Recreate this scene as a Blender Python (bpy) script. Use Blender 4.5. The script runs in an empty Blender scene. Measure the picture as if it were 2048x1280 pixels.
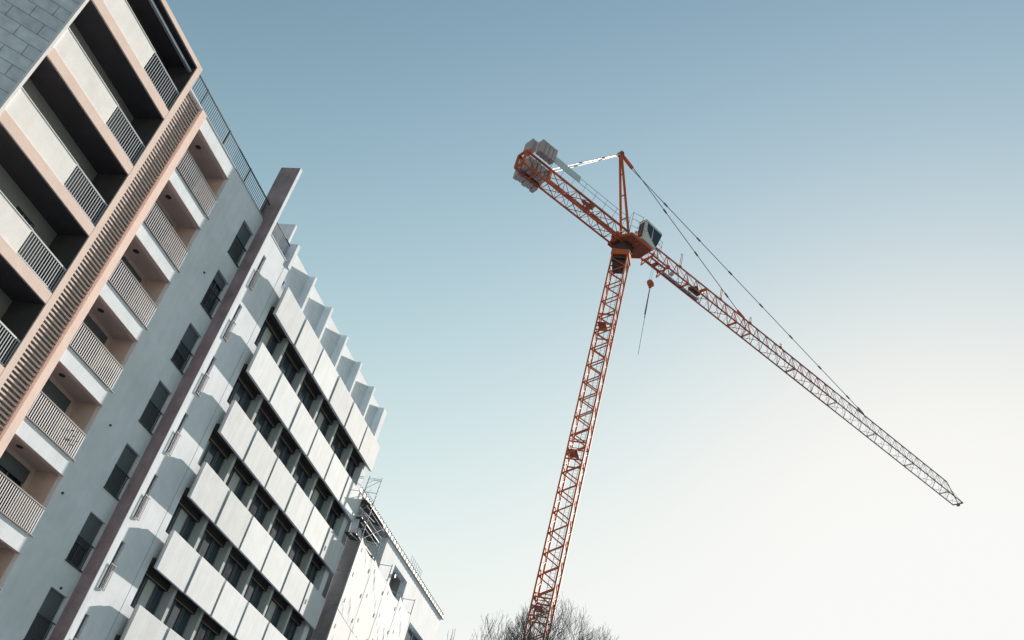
import bpy, math, random
from mathutils import Vector, Matrix
random.seed(7)
R = math.radians
sc = bpy.context.scene
col = sc.collection
# ------------------------------------------------------------------ camera (eye at the origin, street level is z = -1.6)
GZ = -1.6
cd = bpy.data.cameras.new('camera'); cam = bpy.data.objects.new('camera', cd); col.objects.link(cam)
cd.sensor_width = 36; cd.lens = 34.29; cd.clip_start = .1; cd.clip_end = 6000
r_ = Vector((.18411296, -.95509062, .23217304)); u_ = Vector((-.60461336, .07618672, .79286712)); f_ = Vector((.77494846, .28635203, .56343358))
cam.matrix_world = Matrix(((r_.x, u_.x, -f_.x, 0), (r_.y, u_.y, -f_.y, 0), (r_.z, u_.z, -f_.z, 0), (0, 0, 0, 1)))
sc.camera = cam
# ------------------------------------------------------------------ sky and sun
SUN = Vector((5.55, -1.0, 2.5)).normalized()
el = math.asin(SUN.z); az = math.atan2(SUN.x, SUN.y)
w = bpy.data.worlds.new('World'); sc.world = w; w.use_nodes = True
nt = w.node_tree; bg = nt.nodes['Background']
sky = nt.nodes.new('ShaderNodeTexSky'); sky.sky_type = 'NISHITA'; sky.sun_disc = False
sky.sun_elevation = el; sky.sun_rotation = az; sky.altitude = 200; sky.air_density = 1.6; sky.dust_density = .25; sky.ozone_density = 1.0
EXPO = 1.55
# the sky keeps its physical gradient; its contrast and highlight shoulder follow the photograph's film response
def wmix(kind, src, c):
    n = nt.nodes.new('ShaderNodeMix'); n.data_type = 'RGBA'; n.blend_type = kind; n.inputs[0].default_value = 1; n.inputs[7].default_value = (*c, 1)
    nt.links.new(src, n.inputs[6]); return n.outputs[2]
x_ = wmix('MULTIPLY', sky.outputs[0], (.1, .1, .1))
gm = nt.nodes.new('ShaderNodeGamma'); gm.inputs['Gamma'].default_value = 2.1; nt.links.new(x_, gm.inputs['Color'])
x_ = wmix('MULTIPLY', gm.outputs[0], (12.4, 8.9, 5.35))
se = nt.nodes.new('ShaderNodeSeparateColor'); nt.links.new(x_, se.inputs[0]); co = nt.nodes.new('ShaderNodeCombineColor')
for i in range(3):
    p_ = nt.nodes.new('ShaderNodeMath'); p_.operation = 'POWER'; p_.inputs[0].default_value = math.exp(-1); nt.links.new(se.outputs[i], p_.inputs[1])
    q_ = nt.nodes.new('ShaderNodeMath'); q_.operation = 'SUBTRACT'; q_.inputs[0].default_value = 1; nt.links.new(p_.outputs[0], q_.inputs[1]); nt.links.new(q_.outputs[0], co.inputs[i])
x_ = wmix('MULTIPLY', co.outputs[0], (9.5 / 2 ** EXPO,) * 3)
nt.links.new(x_, bg.inputs['Color']); bg.inputs['Strength'].default_value = .10
sl = bpy.data.lights.new('sun', 'SUN'); sl.energy = 4.35; sl.angle = R(.53); sl.color = (1, .868, .735)
so = bpy.data.objects.new('sun', sl); col.objects.link(so); so.rotation_euler = (-SUN).to_track_quat('-Z', 'Y').to_euler(); so.location = SUN * 200
sc.view_settings.view_transform = 'Standard'; sc.view_settings.look = 'None'; sc.view_settings.gamma = 1
sc.view_settings.exposure = EXPO
# ------------------------------------------------------------------ materials
def mat(name, c, rough=.8, metal=0, var=.12, scale=1.2, bump=.0, c2=None, streak=0, fine=0):
    m = bpy.data.materials.new(name); m.use_nodes = True; t = m.node_tree; N = t.nodes; L = t.links
    b = N['Principled BSDF']; b.inputs['Roughness'].default_value = rough; b.inputs['Metallic'].default_value = metal
    g = N.new('ShaderNodeNewGeometry')
    if var or c2:
        n = N.new('ShaderNodeTexNoise'); n.inputs['Scale'].default_value = scale; n.inputs['Detail'].default_value = 6; n.inputs['Roughness'].default_value = .62
        L.new(g.outputs['Position'], n.inputs['Vector'])
        cr = N.new('ShaderNodeValToRGB'); cr.color_ramp.elements[0].position = .3; cr.color_ramp.elements[1].position = .72
        d = c2 or tuple(x * (1 - var) for x in c)
        cr.color_ramp.elements[0].color = (*d, 1); cr.color_ramp.elements[1].color = (*c, 1)
        L.new(n.outputs[0], cr.inputs[0]); out = cr.outputs[0]
        if streak:
            mp = N.new('ShaderNodeMapping'); mp.inputs['Scale'].default_value = (3.2, 3.2, .22)
            n2 = N.new('ShaderNodeTexNoise'); n2.inputs['Scale'].default_value = 1.3; n2.inputs['Detail'].default_value = 5
            L.new(g.outputs['Position'], mp.inputs[0]); L.new(mp.outputs[0], n2.inputs['Vector'])
            c3 = N.new('ShaderNodeValToRGB'); c3.color_ramp.elements[0].position = .38; c3.color_ramp.elements[1].position = .6
            c3.color_ramp.elements[0].color = (1 - streak, 1 - streak, 1 - streak * .9, 1); c3.color_ramp.elements[1].color = (1, 1, 1, 1)
            L.new(n2.outputs[0], c3.inputs[0])
            mx = N.new('ShaderNodeMix'); mx.data_type = 'RGBA'; mx.blend_type = 'MULTIPLY'; mx.inputs[0].default_value = 1
            L.new(out, mx.inputs[6]); L.new(c3.outputs[0], mx.inputs[7]); out = mx.outputs[2]
        L.new(out, b.inputs['Base Color'])
        if bump:
            n3 = N.new('ShaderNodeTexNoise'); n3.inputs['Scale'].default_value = 14; n3.inputs['Detail'].default_value = 6
            L.new(g.outputs['Position'], n3.inputs['Vector'])
            bp = N.new('ShaderNodeBump'); bp.inputs['Strength'].default_value = bump; bp.inputs['Distance'].default_value = .03
            L.new(n3.outputs[0], bp.inputs['Height']); L.new(bp.outputs[0], b.inputs['Normal'])
    else: b.inputs['Base Color'].default_value = (*c, 1)
    return m
M = {}
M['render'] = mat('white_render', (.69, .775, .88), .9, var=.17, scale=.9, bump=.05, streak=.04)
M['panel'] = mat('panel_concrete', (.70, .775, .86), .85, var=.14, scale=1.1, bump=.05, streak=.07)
def per_object(m, lo, hi):                                          # every cast panel has its own tone
    t = m.node_tree; N = t.nodes; L = t.links; b = N['Principled BSDF']; src = b.inputs['Base Color'].links[0].from_socket
    oi = N.new('ShaderNodeObjectInfo'); mr = N.new('ShaderNodeMapRange'); mr.inputs['To Min'].default_value = lo; mr.inputs['To Max'].default_value = hi
    L.new(oi.outputs['Random'], mr.inputs['Value']); mx = N.new('ShaderNodeMix'); mx.data_type = 'RGBA'; mx.blend_type = 'MULTIPLY'; mx.inputs[0].default_value = 1
    L.new(src, mx.inputs[6]); L.new(mr.outputs[0], mx.inputs[7]); L.new(mx.outputs[2], b.inputs['Base Color'])
per_object(M['panel'], .82, 1.02)
M['panel_edge'] = mat('panel_edge', (.50, .47, .44), .9, var=.2)
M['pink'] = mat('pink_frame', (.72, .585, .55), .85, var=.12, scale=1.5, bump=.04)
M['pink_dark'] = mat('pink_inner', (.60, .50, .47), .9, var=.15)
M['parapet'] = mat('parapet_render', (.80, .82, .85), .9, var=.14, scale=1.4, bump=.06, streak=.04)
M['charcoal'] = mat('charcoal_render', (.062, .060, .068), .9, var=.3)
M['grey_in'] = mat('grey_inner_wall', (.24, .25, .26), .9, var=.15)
M['fin'] = mat('fin_concrete', (.29, .255, .30), .9, scale=1.3, c2=(.17, .15, .18), bump=.5, streak=.12)
M['louvre'] = mat('louvre_slat', (.50, .475, .47), .75, var=.25, scale=3)
M['trim'] = mat('head_trim', (.20, .18, .17), .8, var=0)
M['dark'] = mat('dark_interior', (.02, .02, .022), .9, var=0)
M['metal_dark'] = mat('dark_metal', (.035, .04, .05), .6, 0, var=0)
M['metal_light'] = mat('pale_metal', (.38, .42, .48), .45, .2, var=.1)
M['shutter'] = mat('slate_shutter', (.085, .11, .14), .6, var=.15, scale=2)
M['soffit'] = mat('dark_soffit', (.035, .033, .035), .9, var=.3)
M['frame'] = mat('window_frame', (.11, .12, .14), .5, .2, var=0)
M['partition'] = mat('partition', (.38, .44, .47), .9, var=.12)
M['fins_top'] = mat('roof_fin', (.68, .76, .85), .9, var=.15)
M['orange'] = mat('crane_paint', (.50, .12, .05), .75, .0, scale=1.1, c2=(.33, .075, .04))
M['brown'] = mat('crane_paint_brown', (.33, .09, .055), .75, .0, scale=2.5, c2=(.22, .065, .045))
M['greysteel'] = mat('grey_steel', (.21, .20, .20), .75, .0, var=.2)
M['darksteel'] = mat('machinery', (.06, .04, .04), .6, .3, var=.2)
M['cable'] = mat('steel_cable', (.10, .10, .11), .5, .4, var=0)
M['rodwhite'] = mat('pale_rod', (.75, .70, .64), .5, .1, var=0)
M['ballast'] = mat('ballast_concrete', (.44, .39, .43), .9, var=.25, scale=.9)
M['cab'] = mat('cab_white', (.62, .63, .62), .4, .0, var=.08)
M['banner'] = mat('banner_mesh', (.50, .58, .66), .8, var=.05)
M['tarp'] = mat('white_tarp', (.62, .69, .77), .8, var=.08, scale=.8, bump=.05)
M['net'] = mat('grey_net', (.22, .21, .23), .9, var=.35, scale=2.2)
M['bark'] = mat('bark', (.055, .06, .07), .95, var=.3, scale=4)
M['roofgrey'] = mat('roof_grey', (.22, .22, .23), .9, var=.2)
M['plant'] = mat('leaves', (.05, .09, .035), .7, var=.4, scale=20)
M['flower'] = mat('orange_petals', (.75, .22, .08), .7, var=0)
M['pot'] = mat('terracotta', (.40, .16, .09), .8, var=.1)
M['ground'] = mat('asphalt', (.05, .06, .07), .95, var=.2, scale=.8)
M['pave'] = mat('paving', (.075, .10, .135), .9, var=.15, scale=3)
def glass(name, c, rough=.06):
    m = bpy.data.materials.new(name); m.use_nodes = True; b = m.node_tree.nodes['Principled BSDF']
    b.inputs['Base Color'].default_value = (*c, 1); b.inputs['Roughness'].default_value = rough; b.inputs['Specular IOR Level'].default_value = .8
    return m
M['glass'] = glass('window_glass', (.03, .055, .085)); M['door_glass'] = glass('door_glass', (.012, .016, .024), .25); M['door_glass'].node_tree.nodes['Principled BSDF'].inputs['Specular IOR Level'].default_value = .15; M['cabglass'] = glass('cab_glass', (.01, .02, .035))
def stone():
    m = bpy.data.materials.new('stone_cladding'); m.use_nodes = True; t = m.node_tree; N = t.nodes; L = t.links; b = N['Principled BSDF']
    tc = N.new('ShaderNodeTexCoord'); sp = N.new('ShaderNodeSeparateXYZ'); cb = N.new('ShaderNodeCombineXYZ')
    L.new(tc.outputs['Object'], sp.inputs[0]); L.new(sp.outputs['X'], cb.inputs['X']); L.new(sp.outputs['Z'], cb.inputs['Y'])
    br = N.new('ShaderNodeTexBrick'); L.new(cb.outputs[0], br.inputs['Vector']); br.inputs['Scale'].default_value = 1
    br.inputs['Brick Width'].default_value = 1.05; br.inputs['Row Height'].default_value = .5; br.inputs['Mortar Size'].default_value = .012
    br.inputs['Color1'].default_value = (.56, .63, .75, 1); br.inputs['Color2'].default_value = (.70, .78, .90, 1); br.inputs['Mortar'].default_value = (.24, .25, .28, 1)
    n = N.new('ShaderNodeTexNoise'); n.inputs['Scale'].default_value = 3; n.inputs['Detail'].default_value = 8; L.new(tc.outputs['Object'], n.inputs['Vector'])
    cr = N.new('ShaderNodeValToRGB'); cr.color_ramp.elements[0].position = .3; cr.color_ramp.elements[0].color = (.72, .72, .72, 1); cr.color_ramp.elements[1].position = .7
    L.new(n.outputs[0], cr.inputs[0]); mx = N.new('ShaderNodeMix'); mx.data_type = 'RGBA'; mx.blend_type = 'MULTIPLY'; mx.inputs[0].default_value = 1
    L.new(br.outputs['Color'], mx.inputs[6]); L.new(cr.outputs[0], mx.inputs[7]); L.new(mx.outputs[2], b.inputs['Base Color']); b.inputs['Roughness'].default_value = .75
    bp = N.new('ShaderNodeBump'); bp.inputs['Strength'].default_value = .6; bp.inputs['Distance'].default_value = .02; bp.invert = True
    L.new(br.outputs['Fac'], bp.inputs['Height']); L.new(bp.outputs[0], b.inputs['Normal'])
    return m
M['stone'] = stone()
# ------------------------------------------------------------------ mesh building
WL = {}                                                             # world location of every object
class MB:
    def __init__(s): s.v = []; s.f = []
    def quad(s, *p):
        n = len(s.v); s.v += [Vector(q) for q in p]; s.f.append(tuple(range(n, n + len(p)))); return s
    def hexa(s, b, t):                                              # bottom and top loops of four
        n = len(s.v); s.v += [Vector(q) for q in b] + [Vector(q) for q in t]
        s.f += [tuple(n + i for i in q) for q in ((3, 2, 1, 0), (4, 5, 6, 7), (0, 1, 5, 4), (1, 2, 6, 5), (2, 3, 7, 6), (3, 0, 4, 7))]; return s
    def box(s, x0, x1, y0, y1, z0, z1):
        return s.hexa([(x0, y0, z0), (x1, y0, z0), (x1, y1, z0), (x0, y1, z0)], [(x0, y0, z1), (x1, y0, z1), (x1, y1, z1), (x0, y1, z1)])
    def bar(s, a, b, w, h=None, up=(0, 0, 1)):                      # square beam between two points
        a = Vector(a); b = Vector(b); h = h or w; d = (b - a)
        if d.length < 1e-6: return s
        d.normalize(); up = Vector(up)
        if abs(d.dot(up)) > .95: up = Vector((1, 0, 0)) if abs(d.x) < .9 else Vector((0, 1, 0))
        x = d.cross(up).normalized() * w / 2; y = x.normalized().cross(d).normalized() * h / 2
        return s.hexa([a - x - y, a + x - y, a + x + y, a - x + y], [b - x - y, b + x - y, b + x + y, b - x + y])
    def tube(s, a, b, r0, r1=None, n=8, cap=True):
        a = Vector(a); b = Vector(b); r1 = r0 if r1 is None else r1; d = (b - a).normalized()
        up = Vector((0, 0, 1)) if abs(d.z) < .9 else Vector((1, 0, 0)); x = d.cross(up).normalized(); y = x.cross(d)
        k = len(s.v)
        for c, r in ((a, r0), (b, r1)):
            for i in range(n):
                t = 2 * math.pi * i / n; s.v.append(c + x * r * math.cos(t) + y * r * math.sin(t))
        for i in range(n): j = (i + 1) % n; s.f.append((k + i, k + j, k + n + j, k + n + i))
        if cap: s.f.append(tuple(k + i for i in reversed(range(n)))); s.f.append(tuple(k + n + i for i in range(n)))
        return s
    def prism(s, poly, z0, z1):
        n = len(poly); k = len(s.v); s.v += [Vector((x, y, z0)) for x, y in poly] + [Vector((x, y, z1)) for x, y in poly]
        s.f.append(tuple(k + i for i in reversed(range(n)))); s.f.append(tuple(k + n + i for i in range(n)))
        for i in range(n): j = (i + 1) % n; s.f.append((k + i, k + j, k + n + j, k + n + i))
        return s
    def build(s, name, m, parent=None, loc=None, smooth=False, bevel=0, rot=None):
        pl = WL[parent.name] if parent else Vector((0, 0, 0))
        loc = Vector(loc) if loc is not None else pl.copy()
        me = bpy.data.meshes.new(name); me.from_pydata([tuple(v - loc) for v in s.v], [], s.f)
        me.materials.append(m if not isinstance(m, str) else M[m]); me.update()
        if smooth:
            for p in me.polygons: p.use_smooth = True
        return link(name, me, parent, loc, bevel)
def link(name, me, parent, loc, bevel=0):
    o = bpy.data.objects.new(name, me); col.objects.link(o)
    pl = WL[parent.name] if parent else Vector((0, 0, 0))
    if parent: o.parent = parent
    o.location = Vector(loc) - pl; WL[o.name] = Vector(loc)
    if bevel:
        b = o.modifiers.new('bevel', 'BEVEL'); b.width = bevel; b.segments = 2; b.limit_method = 'ANGLE'
    return o
def again(o, parent, loc):                                          # a copy of a part (shares its mesh) and of its sub-parts
    c = link(o.name.split('.')[0], o.data, parent, loc)
    for m in o.modifiers:
        b = c.modifiers.new(m.name, m.type); b.width = m.width; b.segments = m.segments; b.limit_method = m.limit_method
    for ch in o.children: again(ch, c, Vector(loc) + WL[ch.name] - WL[o.name])
    return c
def thing(name, label, cat, loc, group=None):
    o = bpy.data.objects.new(name, None); col.objects.link(o); o.location = loc; WL[o.name] = Vector(loc); o.empty_display_size = .5
    o['label'] = label; o['category'] = cat
    if group: o['group'] = group
    return o
def tag(o, label, cat, group=None):
    o['label'] = label; o['category'] = cat
    if group: o['group'] = group
    return o
def structure(o): o['kind'] = 'structure'; return o
def holed(mb, x0, x1, z0, z1, y, holes, depth):                     # a wall face in the XZ plane with reveals round its openings
    xs = sorted({x0, x1, *[h[0] for h in holes], *[h[1] for h in holes]}); zs = sorted({z0, z1, *[h[2] for h in holes], *[h[3] for h in holes]})
    xs = [x for x in xs if x0 <= x <= x1]; zs = [z for z in zs if z0 <= z <= z1]
    for a, b in zip(xs, xs[1:]):
        run = None
        for c, d in zip(zs, zs[1:]):
            inside = any(h[0] <= (a + b) / 2 <= h[1] and h[2] <= (c + d) / 2 <= h[3] for h in holes)
            if not inside: run = (run[0], d) if run else (c, d)
            if (inside or d == zs[-1]) and run:
                mb.quad((a, y, run[0]), (b, y, run[0]), (b, y, run[1]), (a, y, run[1])); run = None
    for h in holes:
        a, b, c, d = max(h[0], x0), min(h[1], x1), max(h[2], z0), min(h[3], z1); e = y + depth
        mb.quad((a, y, c), (a, e, c), (a, e, d), (a, y, d)); mb.quad((b, e, c), (b, y, c), (b, y, d), (b, e, d))
        mb.quad((a, y, d), (a, e, d), (b, e, d), (b, y, d)); mb.quad((a, e, c), (a, y, c), (b, y, c), (b, e, c))
    return mb
# ------------------------------------------------------------------ the ground
structure(MB().quad((-1500, -1500, GZ), (1500, -1500, GZ), (1500, 1500, GZ), (-1500, 1500, GZ)).build('ground', 'pave', loc=(0, 0, GZ)))
structure(MB().box(-200, 300, 4, 14, GZ + .004, GZ + .008).build('road', 'ground', loc=(0, 9, GZ)))
# ------------------------------------------------------------------ 1. the apartment block with pink loggias
G = 24.96; F = 23.87
B1 = thing('apartment_building', 'nearest apartment block, pink and white with loggias, louvred strip and grey stone corner', 'building', (23, 26, GZ))
MB().prism([(16.35, 25.5), (22.02, 25.5), (22.02, 26.4), (31.1, 26.4), (31.1, 38), (1.8, 38)], GZ, 27.0).build('core', 'render', B1)
MB().prism([(16.3, 25.5), (22.05, 25.5), (22.05, 25.1), (31.1, 25.1), (31.1, 38.2), (1.5, 38.2)], 27.02, 27.14).build('roof', 'roofgrey', B1)
# stone wall turned 45 degrees, built in its own axes so the courses follow it
ang = R(180 - 43.66); L = 20
me = MB().box(0, L, -.25, 0, 0, 33).build('stone_wall', 'stone', None, loc=(0, 0, 0)); me.rotation_euler = (0, 0, ang)
me.location = Vector((16.32, 23.9, GZ)) - WL[B1.name]; me.parent = B1; WL[me.name] = Vector((16.32, 23.9, GZ))
# pink frame: right post, corner post, top beam and the slab edges
fr = MB()
fr.box(21.74, 22.02, F, 25.5, GZ, 26.97)
fr.box(16.24, 22.02, F, 25.5, 26.971, 27.19)
fr.build('pink_frame', 'pink', B1)
MB().box(16.24, 16.35, F - .02, 24.25, GZ, 26.97).build('corner_post', 'parapet', B1)
NF = 8
par0 = None
for k in range(NF):
    z = 23.92 - 2.995 * k
    if z < 2: break
    MB().box(16.351, 21.74, F + .003, 25.5, z, z + .43).build('loggia_slab', 'pink', B1, bevel=.012)
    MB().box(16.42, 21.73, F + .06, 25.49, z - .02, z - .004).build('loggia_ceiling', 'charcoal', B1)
    if par0 is None:
        p = MB().box(16.351, 19.70, F + .04, F + .16, z + .43, z + 1.42); p.box(16.351, 19.72, F + .02, F + .18, z + 1.421, z + 1.46)
        par0 = p.build('parapet', 'parapet', B1, loc=(16.4, F, z), bevel=.01)
        rl = MB(); rl.box(19.70, 21.72, F + .04, F + .09, z + 1.40, z + 1.46); rl.box(19.70, 21.72, F + .05, F + .08, z + .47, z + .51)
        x = 19.78
        while x < 21.7: rl.box(x, x + .028, F + .05, F + .075, z + .51, z + 1.40); x += .118
        rl0 = rl.build('railing', 'metal_light', B1, loc=(19.7, F, z))
    else:
        again(par0, B1, (16.4, F, z)); again(rl0, B1, (19.7, F, z))
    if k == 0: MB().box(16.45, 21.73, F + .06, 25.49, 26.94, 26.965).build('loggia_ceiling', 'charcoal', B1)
    # back wall, with a dark door opening behind the railing, and side walls
    zt = (z + 2.975) if k else 26.93
    bw = holed(MB(), 16.40, 21.73, z + .43, zt, 25.2, [(17.0, 19.3, z + .9, z + 2.35), (19.75, 20.75, z + .45, z + 2.5)], .15)
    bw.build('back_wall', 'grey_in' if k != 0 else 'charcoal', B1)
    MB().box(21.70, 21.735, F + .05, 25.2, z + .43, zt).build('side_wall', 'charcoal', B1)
    wf = MB(); wf.box(17.0, 19.3, 25.33, 25.36, z + .9, z + 2.35); wf.box(19.75, 20.75, 25.33, 25.36, z + .45, z + 2.5)
    g = wf.build('door', 'glass', B1)
    fm = MB()
    for a, b, c, d in ((17.0, 19.3, z + .9, z + 2.35), (19.75, 20.75, z + .45, z + 2.5)):
        fm.box(a, a + .06, 25.3, 25.328, c, d); fm.box(b - .06, b, 25.3, 25.328, c, d); fm.box((a + b) / 2 - .03, (a + b) / 2 + .03, 25.3, 25.328, c, d)
    fm.build('door_frame', 'metal_light', g)
MB().box(16.5, 21.95, 24.0, 24.12, 26.62, 26.72).build('awning_rail', 'metal_light', B1)
# louvred strip
lv = MB(); z = 27.05
while z > 1:
    lv.hexa([(22.02, 25.01, z), (24.10, 25.01, z), (24.10, 25.20, z + .03), (22.02, 25.20, z + .03)], [(22.02, 25.01, z + .065), (24.10, 25.01, z + .065), (24.10, 25.20, z + .095), (22.02, 25.20, z + .095)]); z -= .174
lv.build('louvre_screen', 'louvre', B1)
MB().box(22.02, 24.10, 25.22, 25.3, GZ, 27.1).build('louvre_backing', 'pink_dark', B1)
MB().box(22.03, 24.1, 24.9, 25.2, 27.142, 27.2).build('coping', 'render', B1)
MB().box(24.10, 24.47, G - .08, 26.39, GZ, 27.19).build('pink_post', 'pink', B1)
# white bay with recessed balconies and the window column
zs = [26.49 - 2.99 * k for k in range(9)]
bal = [(24.47, 27.55, z + .66 - 2.99 if k < 0 else z - 2.99 + .66, z) for k, z in enumerate(zs)]
wins = [(29.72, 30.80, 24.17 - 2.972 * k, 26.10 - 2.972 * k) for k in range(9)]
wall = MB()
holed(wall, 24.47, 27.55, GZ, 27.2, G, bal, .22)
holed(wall, 27.55, 30.9, GZ, 27.2, G, wins, .26)
wall.build('facade_wall', 'render', B1)
MB().box(24.47, 31.1, G - .03, 25.3, 27.203, 27.25).build('coping', 'metal_light', B1)
first = None
for k, (a, b, c, d) in enumerate(bal):
    if c < 0: break
    back = 26.15
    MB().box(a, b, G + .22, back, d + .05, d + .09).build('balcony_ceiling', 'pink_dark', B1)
    MB().box(a, b, G + .001, G + .20, d - .002, d + .05).build('balcony_beam', 'pink', B1)
    MB().box(a, b, G + .21, back, c - .2, c - .06).build('balcony_floor', 'roofgrey', B1)
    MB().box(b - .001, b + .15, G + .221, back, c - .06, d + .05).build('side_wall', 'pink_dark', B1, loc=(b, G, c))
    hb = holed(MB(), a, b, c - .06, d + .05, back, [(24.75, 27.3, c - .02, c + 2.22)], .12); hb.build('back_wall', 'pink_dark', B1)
    if first is None:
        s = MB(); s.box(24.75, 27.3, back + .10, back + .13, c - .02, c + 2.22); wd = s.build('balcony_door', 'door_glass', B1, loc=(24.65, back, c))
        s = MB()
        for q in (24.75, 25.57, 26.4, 27.24): s.box(q, q + .06, back + .06, back + .099, c - .02, c + 2.22)
        s.build('door_frame', 'frame', wd, loc=(24.65, back, c))
        s = MB(); s.box(24.76, 27.29, back + .03, back + .059, c + 1.72, c + 2.22); s.build('shutter', 'shutter', wd, loc=(24.65, back, c))
        s = MB(); s.tube((25.66, 25.6, d + .03), (25.66, 25.6, d + .055), .13, n=16); lamp = s.build('ceiling_lamp', 'metal_dark', B1, loc=(25.66, 25.6, d))
        s = MB(); s.box(24.47, 27.5, G - .06, G - .01, c + .98, c + 1.03); s.box(24.47, 27.66, G - .06, G - .02, c + .0, c + .04)
        rail = s.build('top_rail', 'metal_dark', B1, loc=(24.47, G, c))
        s = MB(); x = 24.53
        while x < 27.5: s.box(x, x + .036, G - .05, G - .03, c + .04, c + .98); x += .1165
        bars = s.build('balusters', 'metal_light', B1, loc=(24.47, G, c)); first = True
    else:
        again(wd, B1, (24.65, back, c)); again(lamp, B1, (25.66, 25.6, d)); again(rail, B1, (24.47, G, c)); again(bars, B1, (24.47, G, c))
cover = [1.0, .22, .68, 1.0, .98, .6, 1.0, .55, 1.0]
for k, (a, b, c, d) in enumerate(wins):
    if d < 0: break
    w_ = MB().box(a, b, G + .24, G + .27, c, d).build('window', 'glass', B1, loc=(a, G, c))
    s = MB(); s.box(a, a + .05, G + .19, G + .239, c, d); s.box(b - .05, b, G + .19, G + .239, c, d); s.box((a + b) / 2 - .03, (a + b) / 2 + .03, G + .19, G + .239, c, d); s.build('window_frame', 'frame', w_)
    MB().box(a + .01, b - .01, G + .14, G + .17, d - (d - c) * cover[k], d - .005).build('shutter', 'shutter', w_)
    s = MB(); s.box(a - .03, b + .03, G - .05, G - .015, c + .92, c + .95); s.box(a - .02, b + .02, G - .06, G + .1, c - .05, c - .005)
    x = a + .03
    while x < b: s.box(x, x + .018, G + .02, G + .04, c, c + .93); x += .098
    s.box(a, b, G + .02, G + .04, c + .93, c + .955)
    s.build('window_railing', 'metal_dark', w_)
for vx, vz in ((27.9, 11.05), (29.0, 22.3), (28.4, 14.2), (30.2, 8.4)):
    MB().tube((vx, G - .04, vz), (vx, G, vz), .05, n=10).build('wall_vent', 'metal_dark', B1)
s = MB(); s.box(22.1, 30.95, 24.99, 25.03, 28.13, 28.18); s.box(22.1, 30.95, 25.0, 25.02, 27.28, 27.31)
x = 22.15
while x < 30.9: s.box(x, x + .022, 25.0, 25.02, 27.31, 28.13); x += .125
for x in (23.9, 26.2, 28.5, 30.6): s.box(x, x + .05, 24.98, 25.03, 27.25, 28.2)
s.build('roof_railing', 'metal_dark', B1)
# tall fin wall that closes the block
MB().box(30.90, 31.10, 24.36, 25.42, GZ, 30.69).build('fin_wall', 'fin', B1)
MB().box(30.90, 31.103, 24.33, 24.359, GZ, 30.70).build('fin_edge', 'render', B1)
# things standing on the balconies
def round_table(x, y, z, r, label):
    t = thing('folding_table', label, 'table', (x, y, z))
    MB().tube((x, y - .02, z + .42), (x, y + .02, z + .46), r, n=28).build('tabletop', 'metal_dark', t)
    s = MB(); s.bar((x - .2, y - .1, z), (x + .1, y - .03, z + .5), .03); s.bar((x + .2, y - .1, z), (x - .1, y + .06, z + .5), .03); s.build('leg', 'metal_dark', t)
zb = [b[2] - .06 for b in bal]
round_table(27.05, 25.25, zb[3], .40, 'dark round folding table tipped up behind the balcony railing, fourth balcony from the roof')
def chair(x, y, z, label):
    t = thing('balcony_chair', label, 'chair', (x, y, z), 'wire chairs on the balconies')
    MB().box(x - .2, x + .2, y - .2, y + .2, z + .42, z + .45).build('seat', 'metal_light', t)
    s = MB(); pts = [(x + .24 * math.cos(R(a)), y + .2, z + .45 + .5 * math.sin(R(a))) for a in range(0, 181, 15)]
    for p, q in zip(pts, pts[1:]): s.tube(p, q, .014, n=6)
    for dx in (-.12, -.04, .04, .12): s.tube((x + dx, y + .2, z + .45), (x + dx, y + .2, z + .90), .008, n=5)
    s.build('backrest', 'metal_dark', t)
    for sx in (-.18, .18):
        for sy in (-.18, .18): MB().tube((x + sx, y + sy, z), (x + sx, y + sy, z + .42), .013, n=6).build('leg', 'metal_dark', t)
chair(26.95, 25.35, zb[0], 'small wire chair with round back on the topmost white balcony')
chair(26.95, 25.35, zb[1], 'small wire chair with round back on the second white balcony from the roof')
chair(26.95, 25.35, zb[2], 'small wire chair with round back on the third white balcony from the roof')
t = thing('potted_plant', 'potted plant with orange flowers behind the railing of the fifth white balcony', 'plant', (27.0, 25.2, zb[4]))
MB().tube((27.0, 25.2, zb[4]), (27.0, 25.2, zb[4] + .32), .13, .18, n=14).build('pot', 'pot', t)
s = MB(); s2 = MB()
for i in range(150):
    th = random.random() * 6.28; rr = .34 * random.random() ** .5; z = zb[4] + .35 + .55 * random.random()
    p = Vector((27.0 + rr * math.cos(th), 25.2 + rr * math.sin(th), z)); d = Vector((random.uniform(-1, 1), random.uniform(-1, 1), random.uniform(-.3, 1))).normalized() * .09; e = d.cross(Vector((0, .3, 1))).normalized() * .035
    (s2 if i % 9 == 0 else s).quad(p, p + d / 2 + e, p + d, p + d / 2 - e)
s.build('leaves', 'plant', t); s2.build('flowers', 'flower', t)
# ------------------------------------------------------------------ 2. the white panel block
B2 = thing('panel_building', 'white concrete block with rows of square parapet panels and roof fins, middle of the terrace', 'building', (42, 27, GZ))
MB().box(31.1, 50.05, 25.9, 38, GZ, 27.1).build('core', 'render', B2)
MB().box(31.1, 50.05, 25.35, 38.2, 27.104, 27.17).build('roof', 'roofgrey', B2)
nw = [(32.12, 32.42, 24.12 - 2.975 * k, 26.05 - 2.975 * k) for k in range(9)]
s = MB(); holed(s, 31.103, 33.95, GZ, 27.15, G, nw, .2); holed(s, 33.99, 34.42, GZ, 28.0, G, [], .2)
s.quad((33.95, G, GZ), (33.95, G + .05, GZ), (33.95, G + .05, 27.15), (33.95, G, 27.15)); s.quad((33.99, G + .05, GZ), (33.99, G, GZ), (33.99, G, 28), (33.99, G + .05, 28))
s.quad((34.42, G, GZ), (34.42, 25.35, GZ), (34.42, 25.35, 28), (34.42, G, 28))
s.build('facade_wall', 'render', B2)
MB().box(33.94, 34.0, G + .051, G + .06, GZ, 27.15).build('joint', 'dark', B2)
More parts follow.
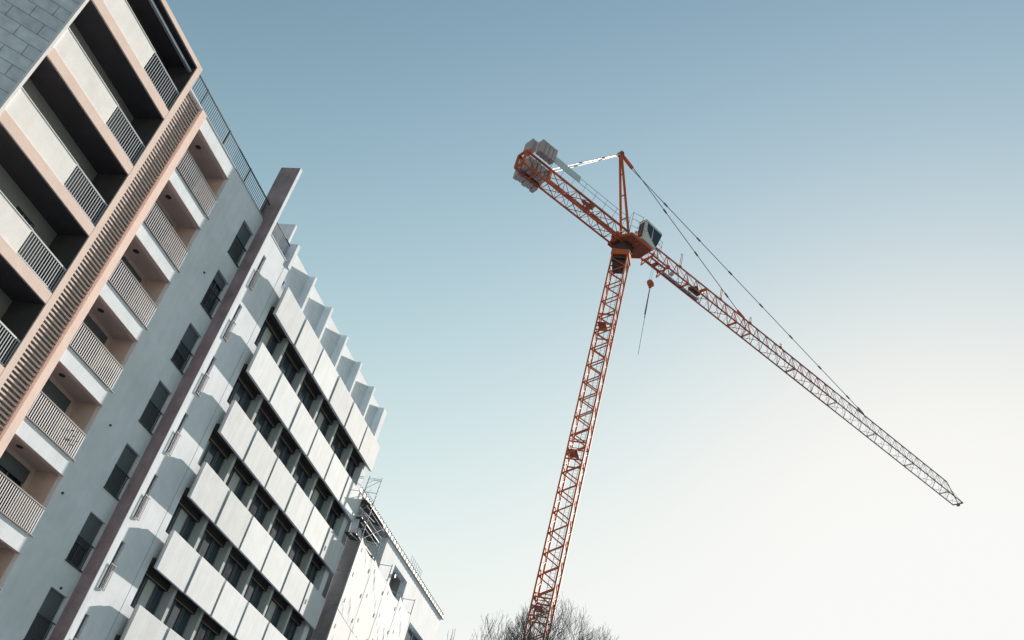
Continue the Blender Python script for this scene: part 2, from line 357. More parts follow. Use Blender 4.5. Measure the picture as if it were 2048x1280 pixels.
MB().box(31.103, 33.98, G - .02, 25.4, 27.153, 27.2).build('coping', 'metal_light', B2)
for k, (a, b, c, d) in enumerate(nw):
    if d < 0: break
    w_ = MB().box(a, b, G + .17, G + .19, c, d).build('slit_window', 'glass', B2, loc=(a, G, c))
    MB().box(a + .005, b - .005, G + .13, G + .15, c + (0 if k % 3 else .9), d).build('shutter', 'shutter', w_)
    s = MB(); s.box(a - .02, b + .08, G - .07, G - .04, c + .95, c + .99); s.box(a - .02, b + .04, G - .07, G - .02, c - .03, c)
    for x in (a, a + .13, b): s.box(x, x + .02, G - .065, G - .045, c, c + .95)
    s.build('window_railing', 'metal_dark', w_)
s = MB(); s.box(31.12, 33.9, 25.1, 25.14, 28.12, 28.17); s.box(31.12, 33.9, 25.11, 25.13, 27.3, 27.33)
x = 31.2
while x < 33.9: s.box(x, x + .015, 25.11, 25.125, 27.3, 28.12); x += .12
s.build('roof_railing', 'metal_dark', B2)
MB().box(33.97, 34.15, 25.42, 28.5, 27.17, 29.67).build('roof_screen_wall', 'render', B2)
# roof fins and partitions
PX = [36.73 + 2.645 * k for k in range(5)]; YF = 24.89; YG = 25.32
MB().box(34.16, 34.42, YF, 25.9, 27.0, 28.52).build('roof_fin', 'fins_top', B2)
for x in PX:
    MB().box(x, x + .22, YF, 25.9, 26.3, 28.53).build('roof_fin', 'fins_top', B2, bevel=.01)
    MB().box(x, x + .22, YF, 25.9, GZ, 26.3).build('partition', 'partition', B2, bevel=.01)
MB().box(49.55, 50.12, YF - .02, 25.9, GZ, 28.4).build('end_wall', 'render', B2)
edges = [34.42] + [v for x in PX for v in (x, x + .22)] + [49.55]
bays = [(edges[i], edges[i + 1]) for i in range(0, len(edges), 2)]
for i, (a, b) in enumerate(bays):
    MB().box(a, b, 25.30, 25.75, 27.76, 28.5).build('roof_beam', 'fins_top', B2)
rows = [24.28, 20.86, 17.57, 14.32, 11.06, 7.80, 4.55, 1.3]
pan = []
for r, z in enumerate(rows):
    for j in range(6):
        a = (34.46 + 2.655 * j) * .999; w1 = 2.56; zq = z * .999 + random.uniform(-.010, .010)
        yl = 24.545 + random.uniform(-.004, .004); yr = yl + .030; t_ = .12; b_ = a + w1 * .9985
        s = MB(); s.hexa([(a, yl, zq), (b_, yr, zq), (b_, yr + t_, zq), (a, yl + t_, zq)], [(a, yl, zq + 1.73), (b_, yr, zq + 1.73), (b_, yr + t_, zq + 1.73), (a, yl + t_, zq + 1.73)])
        p = s.build('parapet_panel', 'panel', B2, loc=(a, yl, zq), bevel=.012)
        s = MB(); s.hexa([(a + .03, yl + t_ + .002, zq + .05), (b_ - .01, yr + t_ + .002, zq + .05), (b_ - .01, yr + t_ + .08, zq + .05), (a + .03, yl + t_ + .08, zq + .05)], [(a + .03, yl + t_ + .002, zq + 1.70), (b_ - .01, yr + t_ + .002, zq + 1.70), (b_ - .01, yr + t_ + .08, zq + 1.70), (a + .03, yl + t_ + .08, zq + 1.70)]); s.build('panel_edge', 'panel_edge', p, loc=(a, yl, zq))
    MB().box(34.43, 50.1, 24.83, 25.31, z + .16, z + .42).build('floor_slab', 'soffit', B2)
    MB().box(34.421, 49.54, G + .004, 25.29, z + .424, z + 1.60).build('spandrel', 'render', B2)
# windows between the slabs
for r, z in enumerate(rows):
    zlo = (rows[r + 1] + .42) if r + 1 < len(rows) else GZ
    zt = z + .16
    for i, (a, b) in enumerate(bays):
        w_ = MB().box(a, b, YG + .06, YG + .08, zlo, zt).build('window', 'glass', B2, loc=(a, YG, zlo))
        s = MB(); s.box(a, b, YG - .14, YG + .02, zt - .34, zt - .003); s.build('blind_box', 'soffit', w_)
        MB().box(a, b, YG - .16, YG - .141, zt - .35, zt - .322).build('head_trim', 'trim', w_)
        s = MB()
        for q in (a, a + (b - a) * .30, a + (b - a) * .33 + .06, a + (b - a) * .66, a + (b - a) * .66 + .14, b - .07): s.box(q, q + .05, YG, YG + .059, zlo, zt - .35)
        s.box(a, b, YG - .003, YG + .055, zlo + .9, zlo + .96)
        s.build('window_frame', 'frame', w_)
        h = random.random()
        if h < .7:
            cov = random.choice((.35, .6, .8)) * (zt - .25 - zlo); qa, qb = (a + .07, a + (b - a) * .3) if h < .35 else (a + (b - a) * .39, a + (b - a) * .66)
            MB().box(qa, qb, YG + .03, YG + .045, zt - .35 - cov, zt - .35).build('roller_blind', 'metal_light' if h < .35 else 'partition', w_)
# top floor: white back wall with small openings, under the roof beams
for i, (a, b) in enumerate(bays):
    hs_ = [(a + .12, a + .32, 26.45, 26.75), (a + .5, a + .7, 26.45, 26.75)] if i == 0 else [(a + .1, b - 1.25, 26.2, 26.75)]
    s = holed(MB(), a, b, 24.7, 27.76, YG, hs_, .1); s.build('attic_wall', 'render', B2)
    MB().box(a, b, YG + .09, YG + .1, 26.1, 26.9).build('attic_window', 'glass', B2)
# ------------------------------------------------------------------ 3. the white house behind the scaffold
B3 = thing('white_house', 'white rendered house with toothed eaves behind the sheeted scaffold, farthest building', 'building', (62, 28, GZ))
H = 25.4
s = MB(); holed(s, 57.7, 72.35, GZ, 23.25, H, [(60.2, 63.25, 18.6, 22.42), (66.0, 69.8, 19.0, 20.58), (66.0, 69.8, 15.8, 17.5)], .5)
s.quad((57.7, H + 4, GZ), (57.7, H, GZ), (57.7, H, 23.25), (57.7, H + 4, 23.25)); s.quad((72.35, H, GZ), (72.35, 36, GZ), (72.35, 36, 23.25), (72.35, H, 23.25))
s.build('facade_wall', 'render', B3)
s = MB(); s.quad((63.25, 25.9, 18.6), (63.25, 26.9, 18.6), (63.25, 26.9, 22.42), (63.25, 25.9, 22.42)); s.box(60.2, 63.25, 26.9, 27, 18.6, 22.42); s.box(60.2, 63.25, 25.9, 26.9, 22.42, 22.5); s.build('loggia', 'grey_in', B3)
for q in (61.2, 62.1, 62.95): MB().box(q, q + .1, 26.5, 26.6, 18.6, 22.42).build('loggia_post', 'metal_light', B3)
w_ = MB().box(66, 69.8, 25.86, 25.9, 19, 20.58).build('window', 'glass', B3)
s = MB()
for q in (66.0, 67.2, 68.4, 69.72): s.box(q, q + .08, 25.8, 25.859, 19, 20.58)
s.box(66, 69.8, 25.8, 25.855, 20.5, 20.58); s.build('window_frame', 'metal_light', w_)
MB().box(66, 69.8, 25.86, 25.9, 15.8, 17.5).build('window', 'glass', B3)
MB().box(50.15, 57.69, 27.2, 36, GZ, 23.0).build('recessed_wall', 'grey_in', B3)
MB().box(50.2, 72.7, H - .12, 36.5, 23.253, 23.5).build('eave', 'partition', B3)
x = 51.0; tooth = None
while x < 72.6:
    if tooth is None: tooth = MB().box(x, x + .34, H - .135, H - .1201, 23.26, 23.49).build('eave_tooth', 'metal_dark', B3, loc=(x, H, 23.3))
    else: again(tooth, B3, (x, H, 23.3))
    x += .62
s = MB(); x = 51.0
while x < 72.6: s.tube((x, H - .05, 23.5), (x, H - .05, 23.64), .05, n=6); x += .31
s.build('ridge_tiles', 'metal_dark', B3)
MB().tube((60.55, H - .12, 21.75), (60.55, H, 21.75), .13, n=12).build('wall_lamp', 'metal_dark', B3)
s = MB()
for i in range(7): s.tube((63.2 + .45 * i, 25.6, 23.5), (63.2 + .45 * i, 25.6, 24.4), .012, n=4)
for i in range(4): s.tube((63.2, 25.6, 23.6 + .25 * i), (65.9, 25.6, 23.6 + .25 * i), .012, n=4)
s.build('roof_grille', 'metal_light', B3)
# ------------------------------------------------------------------ 4. the scaffold in front of it
SC = thing('scaffold', 'tube scaffold hung with white sheeting, climbing above the end of the panel block', 'scaffold', (56, 24.4, GZ))
for x in (50.95, 53.77, 56.65, 59.5, 62.29):
    top = {50.95: 24.25, 53.77: 21.15, 56.65: 21.05, 59.5: 20.4, 62.29: 21.0}[x]
    MB().tube((x, 24.08, GZ), (x, 24.08, top), .03, n=8).build('pole', 'metal_light', SC)
    MB().tube((x, 24.95, GZ), (x, 24.95, top - .05), .03, n=8).build('pole', 'metal_light', SC)
    s = MB()
    for z in [top - .1] + [20.0 - 2 * i for i in range(10)]: s.tube((x, 24.08, z), (x, 24.95, z), .022, n=6)
    s.build('transom', 'metal_light', SC)
s = MB()
for z in (24.05, 23.2, 22.4, 21.6, 20.8): s.tube((50.95, 24.08, z), (50.95, 24.95, z), .022, n=6)
zz = [20.2, 21.0, 21.8, 22.6, 23.4, 24.1]
for i, (p, q) in enumerate(zip(zz, zz[1:])):
    s.tube((50.95, 24.08 if i % 2 else 24.95, p), (50.95, 24.95 if i % 2 else 24.08, q), .018, n=6)
    s.tube((50.15, 24.5, p), (50.95, 24.5, q), .016, n=6)
s.tube((50.1, 24.5, 20), (50.1, 24.5, 23.9), .02, n=6); s.build('brace', 'metal_light', SC)
s = MB()
for z in (20.15, 21.2, 22.3):
    s.box(50.2, 53.7, 24.15, 24.9, z, z + .05)
s.build('deck', 'metal_dark', SC)
s = MB()
for z in (20.9, 21.5, 22.0): s.tube((50.2, 24.1, z), (53.8, 24.1, z - (0 if z > 21.2 else .0)), .02, n=6)
s.tube((51, 24.1, 20.2), (53.7, 24.1, 22.2), .02, n=6); s.tube((51.5, 24.9, 22.2), (53.7, 24.9, 20.3), .02, n=6)
s.tube((49.6, 24.25, 19.9), (52.5, 24.25, 20.3), .03, n=6); s.tube((49.7, 24.25, 21.6), (52.3, 24.25, 21.9), .03, n=6)
s.build('guard_rail', 'metal_light', SC)
def sheet(x0, x1, z0, ztops, seed, name='sheet', m='tarp', amp=.03):
    rnd = random.Random(seed); nx, nz = 26, 34; s = MB(); ph = [rnd.uniform(0, 6.28) for _ in range(6)]
    def P(i, j):
        u = i / nx; v = j / nz; x = x0 + (x1 - x0) * u; zt = ztops[0] + (ztops[1] - ztops[0]) * u - (.18 if j_ == 0 else 0) * math.sin(math.pi * u)
        z = z0 - (ztops[0] - ztops[1]) * u + (zt - z0 + (ztops[0] - ztops[1]) * u) * v
        e_ = math.sin(math.pi * u) ** .5
        y = 24.04 + amp * e_ * (math.sin(z * 1.7 + ph[0] + 2 * u) + .8 * abs(math.sin(z * 2.3 + u * 6 + ph[1])) + .7 * abs(math.sin(9 * u + z * 1.1 + ph[2])) + .5 * abs(math.sin(14 * u - z * 2.9 + ph[3])))
        return (x, min(y, 24.05) - .0, z)
    for i in range(nx):
        for j in range(nz): s.quad(P(i, j), P(i + 1, j), P(i + 1, j + 1), P(i, j + 1))
    return s.build(name, m, SC, smooth=True)
for n_, (xa, xb, ta, tb) in enumerate(((50.98, 53.75, 20.3, 20.0), (53.79, 56.63, 20.15, 19.9), (56.67, 59.48, 20.0, 19.7), (59.52, 62.27, 20.05, 19.85))):
    for j_ in range(3):
        za, zb_ = ta - 4.4 * j_, tb - 4.4 * j_
        sheet(xa, xb, za - 4.38 - .1 * (n_ % 2), (za - (.0 if j_ == 0 else .02), zb_), 11 * n_ + j_ + 1, amp=.018 + .008 * ((n_ + j_) % 3))
    s = MB(); rr_ = random.Random(50 + n_)
    for j_ in range(7): x_0 = xa + .08 + rr_.random() * .25; z_0 = ta - .8 - 1.55 * j_; s.box(x_0, x_0 + .1, 23.93, 23.95, z_0, z_0 + .24)
    s.build('sheet_tie', 'net', SC)
s = MB()
for i in range(9): s.box(50.90, 50.93, 24.10, 24.93, 18.05 - 2 * i, 19.95 - 2 * i)
s.build('end_net', 'net', SC)
s = MB()
s.quad((50.6, 24.3, 20.2), (50.7, 24.9, 20.25), (50.5, 24.9, 21.4), (50.45, 24.35, 21.2)); s.quad((51.2, 24.5, 20.3), (52.2, 24.6, 20.3), (52.0, 24.7, 21.1), (51.2, 24.6, 21.0))
s.build('loose_sheet', 'tarp', SC)
# ------------------------------------------------------------------ 5. the tower crane
ex = Vector((math.cos(R(-39)), math.sin(R(-39)), 0)); en = Vector((-ex.y, ex.x, 0)); PM = Vector((72.82, 17.74, 0))
def C(s_, n_, z_): return PM + ex * s_ + en * n_ + Vector((0, 0, z_))
CR = thing('tower_crane', 'tall orange tower crane with long lattice jib, white cab and concrete counterweights against the sky', 'crane', (PM.x, PM.y, GZ))
CK = .82                                                            # size of this crane against the model dimensions below
hw = .75
MB().box(PM.x - 3, PM.x + 3, PM.y - 3, PM.y + 3, GZ, GZ + 1.2).build('foundation', 'ballast', CR)
corner = [(-hw, hw), (-hw, -hw), (hw, -hw), (hw, hw)]
def cp(i, z): return Vector((PM.x + corner[i % 4][0], PM.y + corner[i % 4][1], z))
for i in range(4):
    MB().box(PM.x + corner[i][0] - .075, PM.x + corner[i][0] + .075, PM.y + corner[i][1] - .075, PM.y + corner[i][1] + .075, GZ + 1.2, 61.3).build('mast_chord', 'orange', CR)
for i in range(4):
    s = MB(); z = 61.2 - .2; left = True; zz = 60.9 + (0 if i % 2 == 0 else .0); 
    while zz > GZ + 1.5:
        a = cp(i if left else i + 1, zz); b = cp(i + 1 if left else i, zz - .92); s.bar(a, b, .085); zz -= .92; left = not left
    for z in (60.95, 53.9, 52.1, 40.1, 38.4, 26.1, 24.6, 12): s.bar(cp(i, z), cp(i + 1, z), .10)
    for k in range(33):
        z = 60.9 - 1.84 * k; p = cp(i, z); q = cp(i + 1, z)
        s.bar(p, p + (q - p) * .16, .02, .22)
    s.build('mast_lacing', 'orange', CR)
s = MB(); lx, ly = PM.x + .15, PM.y - .15
for d in (-.2, .2): s.tube((lx, ly + d, GZ + 1.2), (lx, ly + d, 61), .022, n=6)
z = 0.
while z < 61: s.tube((lx, ly - .2, z), (lx, ly + .2, z), .012, n=4); z += .3
s.build('ladder', 'greysteel', CR)
for z in (53.0, 39.3, 25.4, 12):
    rp = MB().box(PM.x - .7, PM.x + .7, PM.y - .1, PM.y + .7, z, z + .05).build('rest_platform', 'brown', CR)
    s = MB()
    for i in range(4): s.bar(cp(i, z + 1.0), cp(i + 1, z + 1.0), .05)
    s.build('platform_rail', 'brown', rp)
s = MB()
for k in range(66):
    z = 60.4 - .92 * k
    if z < 0: break
    s.tube((PM.x + .55, PM.y - .82, z), (PM.x + .55, PM.y - .82, z - .45), .03, n=6)  # short dashes along the cable stand in for sun glints down the mast
s.tube((PM.x + .55, PM.y - .83, 0), (PM.x + .55, PM.y - .83, 61), .02, n=6)
s.build('cable_glints', 'greysteel', CR)
# collar and slewing ring
MB().box(PM.x - .9, PM.x + .9, PM.y - .9, PM.y + .9, 61.3, 61.98).build('collar', 'orange', CR, bevel=.03)
MB().tube((PM.x, PM.y, 61.98), (PM.x, PM.y, 62.95), .95, 1.0, n=32).build('slewing_ring', 'darksteel', CR)
s = MB(); s.bar(cp(0, 60.95), cp(1, 60.95), .14, .2); s.bar(cp(1, 60.95), cp(2, 60.95), .14, .2); s.box(PM.x - .6, PM.x + .6, PM.y - .6, PM.y + .6, 60.0, 61.25); s.build('mast_head', 'darksteel', CR)
# turntable platform
def plate(pts, z0, z1, nm, m):
    s = MB(); n = len(pts); s.f.append(tuple(reversed(range(n)))); s.f.append(tuple(range(n, 2 * n)))
    s.v = [C(a, b, z0) for a, b in pts] + [C(a, b, z1) for a, b in pts]
    for i in range(n): j = (i + 1) % n; s.f.append((i, j, n + j, n + i))
    return s.build(nm, m, CR)
plate([(-1.3, -.9), (-.9, -2.0), (1.9, -2.0), (2.1, -.2), (1.2, .95), (-1.2, .95)], 63.0, 63.14, 'turntable', 'brown')
s = MB()
pp = [(-1.3, -.9), (-.9, -2.05), (1.9, -2.05), (2.1, -.2), (1.2, 1.0), (-1.2, 1.0)]
for p, q in zip(pp, pp[1:] + pp[:1]): s.bar(C(*p, 63.05), C(*q, 63.05), .12, .26)
s.bar(C(-.9, -2.05, 63), C(1.2, 1, 63), .1, .2); s.bar(C(.3, -2, 63), C(.3, .9, 63), .1, .2)
s.build('turntable_frame', 'orange', CR)
s = MB(); s.box(-.35, .35, -.3, .3, -.25, .25)
for (a, b, z, w1, m) in ((-.9, .3, 63.6, .45, 'orange'), (-.2, -.3, 63.7, .5, 'darksteel'), (.9, .5, 63.55, .4, 'brown'), (-1.4, -.2, 63.5, .35, 'orange')):
    s = MB(); s.tube(C(a, b - w1, z), C(a, b + w1, z), w1 * .62, n=14); s.bar(C(a - w1, b, z - .4), C(a + w1, b, z - .4), .5, .2); s.build('slewing_motor', m, CR)
# A-frame
for n_ in (-.6, .6):
    MB().bar(C(.25, n_, 63.1), C(-2.95, n_ * .18, 73.6), .26, .26).build('a_frame_leg', 'orange', CR)
s = MB()
for t in (.3, .55, .78): s.bar(C(.25 - 3.2 * t, -.6 * (1 - .82 * t), 63.1 + 10.5 * t), C(.25 - 3.2 * t, .6 * (1 - .82 * t), 63.1 + 10.5 * t), .09)
s.tube(C(-3, -.3, 73.7), C(-3, .3, 73.7), .26, n=12); s.build('a_frame_head', 'brown', CR)
MB().bar(C(-2.9, 0, 73.75), C(-1.1, 0, 73.15), .30, .24).build('tie_link', 'orange', CR)
# jib
JS, JE = .8, 58.8
def top_z(s_): return 65.9 if s_ < 57.9 else 65.9 - (s_ - 57.9) / 2.5 * 1.75
def jib(s0, s1, m, w0, w1):
    s = MB()
    for n_ in (-.655, .655): s.bar(C(s0, n_, 64), C(s1, n_, 64), w0)
    s.build('jib_bottom_chord', m, CR)
    s = MB(); e1 = min(s1, 57.9); s.bar(C(s0, 0, 65.9), C(e1, 0, 65.9), w0)
    if s1 > 57.9:
        s.bar(C(57.9, 0, 65.9), C(60.4, 0, 64.1), w0 * .8)
    s.build('jib_top_chord', m, CR)
    s = MB(); x = s0; k = 0
    while x < s1 - .1:
        x2 = min(x + 1.54, s1)
        for n_ in (-.655, .655):
            s.bar(C(x, n_, 64), C(x, 0, top_z(x)), w1); s.bar(C(x2, n_, 64), C(x, 0, top_z(x)), w1 * .62)
        s.bar(C(x, -.655 if k % 2 else .655, 64), C(x2, .655 if k % 2 else -.655, 64), w1 * .8)
        s.bar(C(x, -.655, 64), C((x + x2) / 2, .655, 64), w1 * .45)
        if k % 5 == 0:
            s.bar(C(x, -.655, 64), C(x, .655, 64), w1 * 1.5); s.bar(C(x - .16, -.655, 64), C(x - .16, .655, 64), w1 * 1.3)
        x = x2; k += 1
    s.build('jib_lacing', m, CR)
jib(1.1, 18.8, 'orange', .125, .06); jib(18.8, 34.2, 'brown', .115, .05); jib(34.2, 60.4, 'greysteel', .10, .036)  # sections change from orange through brown to grey towards the tip
s = MB(); s.bar(C(60.4, -.66, 64), C(60.4, .66, 64), .12); s.tube(C(60.45, -.15, 63.9), C(60.45, .15, 63.9), .2, n=12); s.build('jib_nose', 'greysteel', CR)
for s_, h in ((7.8, 67.7), (14.25, 67.3), (19.2, 66.75), (24.5, 66.5)):
    q = MB(); q.bar(C(s_ - .1, 0, 65.9), C(s_ - .1, 0, h), .06); q.bar(C(s_ + .1, 0, 65.9), C(s_ + .1, 0, h), .06); q.bar(C(s_ - .1, 0, h - .2), C(s_ + .1, 0, h), .05); q.bar(C(s_ - .15, 0, 65.95), C(s_ + .15, 0, 65.95), .2)
    q.build('cable_post', 'orange', CR)
for s_ in (17.9, 39.9):
    q = MB(); q.bar(C(s_ - .9, 0, 66.25), C(s_ + .3, 0, 65.95), .13, .2); q.build('tie_bracket', 'orange' if s_ < 20 else 'greysteel', CR)
A = C(-1.1, 0, 73.15)
for n0, e_ in ((-.12, C(17.2, 0, 66.2)), (.12, C(39.2, 0, 66.2))):
    q = MB(); a = A + en * n0; q.tube(a, e_, .038, n=8); d = (e_ - a); nn = int(d.length / 5.2)
    for k in range(1, nn + 1):
        c0 = a + d * (k / (nn + .4)); q.tube(c0 - d.normalized() * .28, c0 + d.normalized() * .28, .09, n=8)
    q.build('jib_tie', 'cable', CR)
for n_ in (-.55, .55):
    q = MB(); a = C(-3.05, n_ * .25, 73.6); b = C(-10.8, n_, 64.7); q.tube(a, b, .045, n=8)
    q.build('counter_jib_tie', 'rodwhite', CR)
    q = MB(); d = b - a
    for t in (.25, .58): q.tube(a + d * t, a + d * (t + .045), .07, n=8)
    q.build('tie_coupling', 'brown', CR)
# counter jib: a box truss
zl, zh = 62.9, 64.5
s = MB()
for n_ in (-.6, .6):
    for z in (zl, zh): s.bar(C(-.4, n_, z), C(-14.0, n_, z), .17 if z == zh or n_ < 0 else .14)
s.build('counter_jib_chord', 'orange', CR)
s = MB(); xs = [-.6 - 1.68 * i for i in range(9)]
for i, x in enumerate(xs):
    for n_ in (-.6, .6):
        s.bar(C(x, n_, zl), C(x, n_, zh), .05)
        if i < 8: s.bar(C(x, n_, zl if i % 2 else zh), C(xs[i + 1], n_, zh if i % 2 else zl), .06); s.bar(C((x + xs[i + 1]) / 2, n_, zl), C(x, n_, zh), .035)
    for z in (zl, zh):
        s.bar(C(x, -.6, z), C(x, .6, z), .06)
        if i < 8: s.bar(C(x, -.6 if i % 2 else .6, z), C(xs[i + 1], .6 if i % 2 else -.6, z), .05)
s.build('counter_jib_lacing', 'brown', CR)
s = MB()
for p, q in (((-.6, zl), (.6, zl)), ((-.6, zh), (.6, zh)), ((-.6, zl), (-.6, zh)), ((.6, zl), (.6, zh))): s.bar(C(-14.0, p[0], p[1]), C(-14.0, q[0], q[1]), .2)
s.build('end_frame', 'orange', CR)
s = MB(); s.bar(C(-10.9, -.62, zl), C(-10.9, -.62, zh), .22); s.bar(C(-10.9, .62, zl), C(-10.9, .62, zh), .22); s.bar(C(-12.3, -.6, zl), C(-12.3, .6, zl), .12)
s.build('ballast_bearer', 'orange', CR)
def slab(s0, s1, n0, n1, z0, z1):
    q = MB(); q.hexa([C(s0, n0, z0), C(s1, n0, z0), C(s1, n1, z0), C(s0, n1, z0)], [C(s0, n0, z1), C(s1, n0, z1), C(s1, n1, z1), C(s0, n1, z1)])
    return q.build('counterweight', 'ballast', CR, bevel=.05)
for i in range(4): slab(-13.15 + .49 * i, -12.70 + .49 * i, -1.5, -.72, 64.72, 66.25)
for i in range(2): slab(-13.8 + .36 * i, -13.47 + .36 * i, -.7 + .0 * i, .5, 65.0, 66.3)
for i in range(5): slab(-13.45 + .52 * i, -12.98 + .52 * i, .72, 1.5, 62.55 + .12 * (i % 2) + .1 * (4 - i) * 0, 65.0)
for i in range(5): slab(-13.4 + .52 * i, -12.95 + .52 * i, -.5, .5, 63.15, 64.4)
# walkway with handrail and banner
q = MB(); q.hexa([C(-10.4, -1.25, 64.45), C(-.8, -1.25, 64.45), C(-.8, -.7, 64.45), C(-10.4, -.7, 64.45)], [C(-10.4, -1.25, 64.5), C(-.8, -1.25, 64.5), C(-.8, -.7, 64.5), C(-10.4, -.7, 64.5)])
q = MB(); 
for z in (64.9, 65.5): q.tube(C(-11.2, -1.2, z), C(-1.0, -1.2, z), .022, n=6)
for k in range(8): q.tube(C(-11.1 + 1.4 * k, -1.2, 65.5), C(-11.1 + 1.4 * k, -.65, 64.4), .022, n=6)
q.build('handrail', 'greysteel', CR)
q = MB(); q.hexa([C(-11.1, -1.21, 64.85), C(-7.8, -1.21, 64.95), C(-7.8, -1.235, 64.95), C(-11.1, -1.235, 64.85)], [C(-11.1, -1.21, 65.75), C(-7.8, -1.21, 65.68), C(-7.8, -1.235, 65.68), C(-11.1, -1.235, 65.75)]); q.build('banner', 'banner', CR)
q = MB(); q.tube(C(-5.3, -.7, 64.2), C(-5.3, .1, 64.2), .3, n=16); q.bar(C(-6.4, -.4, 64.1), C(-5, -.4, 64.1), .25); q.build('hoist_winch', 'brown', CR)
q = MB(); 
for a, b in (((.3, -1.1), (.3, -1.9)), ((.3, -1.9), (.9, -2.1))):
    for z in (64.6, 65.2, 65.8): q.tube(C(*a, z), C(*b, z), .02, n=6)
for p in ((-.6, -.8), (-.9, -1.6), (.2, -1.9)):
    q.tube(C(*p, 63.1), C(*p, 66.2), .022, n=6)
for z in (64.4, 65.3, 66.1):
    q.tube(C(-.6, -.8, z), C(-.9, -1.6, z), .02, n=6); q.tube(C(-.9, -1.6, z), C(.2, -1.9, z), .02, n=6)
q.build('guard_rail', 'greysteel', CR)
# cab
def cabp(s_, n_, z_): return C(s_, n_, z_)
q = MB(); N0, N1 = -1.85, -.85
q.v = [cabp(.65, N0, 63.7), cabp(2.55, N0, 63.6), cabp(2.55, N1, 63.6), cabp(.65, N1, 63.7), cabp(.65, N0, 66.35), cabp(3.1, N0, 66.1), cabp(3.1, N1, 66.1), cabp(.65, N1, 66.35)]
q.f = [(3, 2, 1, 0), (4, 5, 6, 7), (0, 1, 5, 4), (1, 2, 6, 5), (2, 3, 7, 6), (3, 0, 4, 7)]
cabo = q.build('cab', 'cab', CR, bevel=.07)
def poly(pts, th, nm, m, par, axis=en):
    q = MB(); n = len(pts); q.v = [p for p in pts] + [p - axis * th for p in pts]
    q.f = [tuple(range(n)), tuple(reversed(range(n, 2 * n)))] + [(i, n + i, n + (i + 1) % n, (i + 1) % n) for i in range(n)]
    return q.build(nm, m, par)
poly([C(.95, N0 - .004, 66.0), C(1.75, N0 - .004, 65.93), C(1.75, N0 - .004, 64.35), C(1.45, N0 - .004, 64.55), C(1.0, N0 - .004, 65.15)], .012, 'cab_window', 'cabglass', cabo)
poly([C(1.82, N0 - .004, 65.92), C(3.02, N0 - .004, 65.8), C(2.78, N0 - .004, 64.7), C(2.5, N0 - .004, 63.85), C(1.9, N0 - .004, 64.25)], .012, 'cab_window', 'cabglass', cabo)
poly([C(.645, -1.7, 65.95), C(.645, -1.0, 65.95), C(.645, -1.0, 64.1), C(.645, -1.7, 64.1)], .012, 'cab_window', 'cabglass', cabo, ex)
q = MB()
for z in (63.75, 64.5, 65.2): q.tube(C(2.6, N0, z), C(3.35, N0 + .1, z), .02, n=6); q.tube(C(3.35, N0 + .1, z), C(3.35, N1, z), .02, n=6)
q.tube(C(3.35, N0 + .1, 63.75), C(3.35, N0 + .1, 65.2), .02, n=6); q.bar(C(2.5, N0, 63.7), C(3.35, N0 + .1, 63.7), .07); q.build('cab_guard', 'greysteel', cabo)
# trolley, hook block, rope
for s_ in (3.3, 5.6):
    q = MB(); q.bar(C(s_, -.75, 63.9), C(s_, .75, 63.9), .12); q.bar(C(s_, .75, 63.9), C(s_, .85, 63.35), .1); q.bar(C(s_, .85, 63.35), C(s_, -.3, 63.75), .09); q.tube(C(s_ - .1, -.75, 64.05), C(s_ + .1, -.75, 64.05), .14, n=10); q.tube(C(s_ - .1, .75, 64.05), C(s_ + .1, .75, 64.05), .14, n=10)
    q.build('trolley_frame', 'orange', CR)
q = MB()
for n_ in (-.4, .4): q.bar(C(3.3, n_, 63.85), C(5.6, n_, 63.85), .12, .16)
q.tube(C(4.4, -.3, 63.8), C(4.4, .3, 63.8), .22, n=12); q.build('trolley', 'brown', CR)
q = MB()
for d in (-.12, .12): q.tube(C(4.2 + d, 0, 63.8), C(4.2 + d, 0, 61.5), .012, n=5)
q.build('hoist_rope', 'cable', CR)
q = MB(); q.tube(C(4.3, -.09, 61.25), C(4.3, .09, 61.25), .42, n=20); q.bar(C(4.3, 0, 61.3), C(4.35, 0, 60.75), .3, .2); hb = q.build('hook_block', 'orange', CR)
q = MB(); q.tube(C(4.35, 0, 60.8), C(4.42, 0, 57), .045, n=6); q.tube(C(4.42, 0, 57), C(4.5, 0, 52.6), .022, n=6); q.tube(C(4.35, .03, 60.8), C(4.36, .06, 57.4), .03, n=6); q.build('sling', 'cable', hb)
q = MB(); q.bar(C(9.6, 0, 64.35), C(11, 0, 64.35), .5, .3); q.tube(C(10.2, -.4, 64.5), C(10.2, .2, 64.5), .28, n=14); q.bar(C(9.5, -.55, 64.1), C(11.8, -.55, 64.1), .1); q.build('trolley_winch', 'darksteel', CR)
q = MB(); q.bar(C(10.9, -.35, 64.6), C(11.5, -.35, 65.2), .3, .35); q.build('winch_cover', 'orange', CR)
q = MB(); q.hexa([C(5.9, .25, 64.06), C(11.4, .25, 64.06), C(11.4, .6, 64.06), C(5.9, .6, 64.06)], [C(5.9, .25, 64.09), C(11.4, .25, 64.09), C(11.4, .6, 64.09), C(5.9, .6, 64.09)]); q.build('jib_walkway', 'metal_light', CR)
q = MB(); q.tube(C(6.7, 0, 64.3), C(6.95, 0, 64.3), .25, n=14); q.build('rope_drum', 'metal_light', CR)
CR.scale = (CK, CK, CK); CR.location = (PM.x * CK, PM.y * CK, GZ * CK)
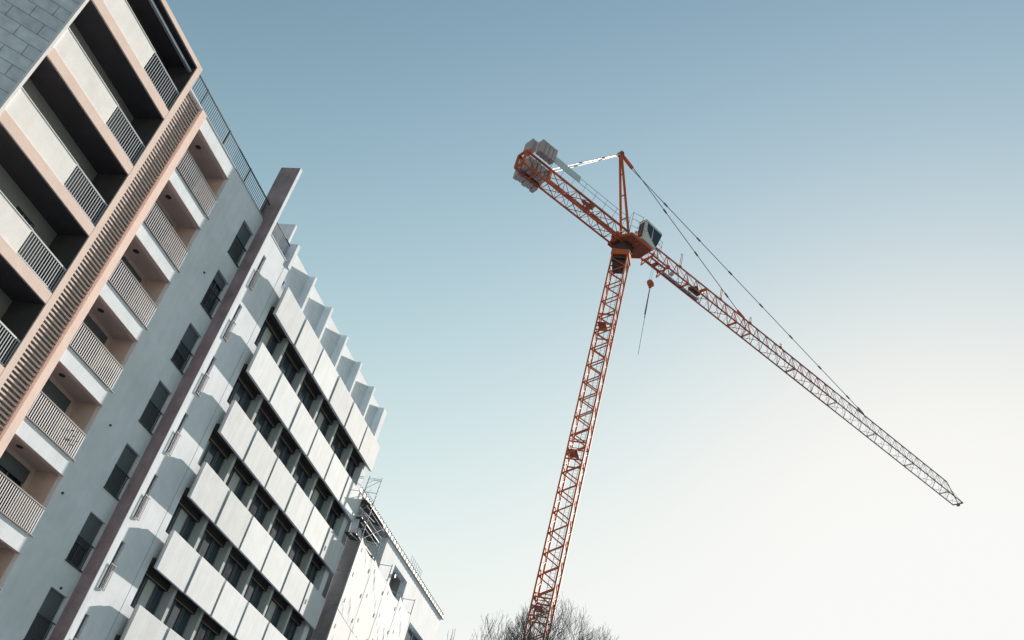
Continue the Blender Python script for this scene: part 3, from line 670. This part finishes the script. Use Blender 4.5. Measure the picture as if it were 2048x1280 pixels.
# ------------------------------------------------------------------ 6. bare trees
def tree(x, y, h, wr, seed, label):
    rnd = random.Random(seed); t = thing('bare_tree', label, 'tree', (x, y, GZ), 'bare winter trees at the foot of the crane')
    tr = MB(); br = MB(); zc = GZ + h * .62; rz = h * .38; cnt = [0]
    def inside(p): return ((p.x - x) / wr) ** 2 + ((p.y - y) / wr) ** 2 + ((p.z - zc) / rz) ** 2 < rnd.uniform(.86, 1.06)
    def grow(p, d, L, r, lv):
        n = 4; cnt[0] += 1
        if cnt[0] > 5200: return
        for k in range(n):
            d2 = (d + Vector((rnd.uniform(-1, 1), rnd.uniform(-1, 1), rnd.uniform(-.05, .40))) * (.15 if lv else .04)).normalized()
            q = p + d2 * L / n; r2 = max(r * (.91 if lv < 4 else .84), .005)
            if lv > 1 and q.z > zc and not inside(q): return
            (tr if lv < 1 else br).tube(p, q, r, r2, n=9 if lv < 2 else (5 if lv < 4 else 3), cap=False); p, d, r = q, d2, r2
            if lv >= 2 and lv < 7 and rnd.random() < .6: side(p, d, L * rnd.uniform(.5, .8), r * .6, lv + 1)
        if lv >= 7: return
        for _ in range(5 if lv == 0 else (3 if lv < 3 else 2)): side(p, d, L * rnd.uniform(.7, .95), r * .76, lv + 1)
    def side(p, d, L, r, lv):
        ax = Vector((rnd.uniform(-1, 1), rnd.uniform(-1, 1), 0)).normalized()
        out = Vector((p.x - x, p.y - y, 0)) / wr * (.25 if lv > 3 else 0)
        d2 = (d + ax * rnd.uniform(.35, .8) * (min(1, wr / 3) if lv > 2 else min(1.1, wr / 2.6)) + out + Vector((0, 0, .28))).normalized(); grow(p, d2, max(L, .5), max(r, .007), lv)
    grow(Vector((x, y, GZ)), Vector((0, 0, 1)), h * .30, h * .017, 0)
    tr.build('trunk', 'bark', t); br.build('branches', 'bark', t)
def at(azd, dist): return dist * math.cos(R(azd)), dist * math.sin(R(azd))
for azd, dist, eld, sp, sd, lb in ((12.7, 47, 19.9, 3.3, 3, 'largest bare tree, its round crown behind and right of the crane mast'), (16.1, 49, 18.2, 2.2, 11, 'smaller bare tree left of the crane mast'),
                                   (9.9, 52, 18.9, 2.2, 5, 'bare tree at the right end of the row, farthest from the houses'), (18.6, 48, 16.6, 1.0, 21, 'slimmest bare tree, beside the corner of the white house')):
    x, y = at(azd, dist); tree(x, y, dist * math.tan(R(eld)) - GZ, sp, sd, lb)
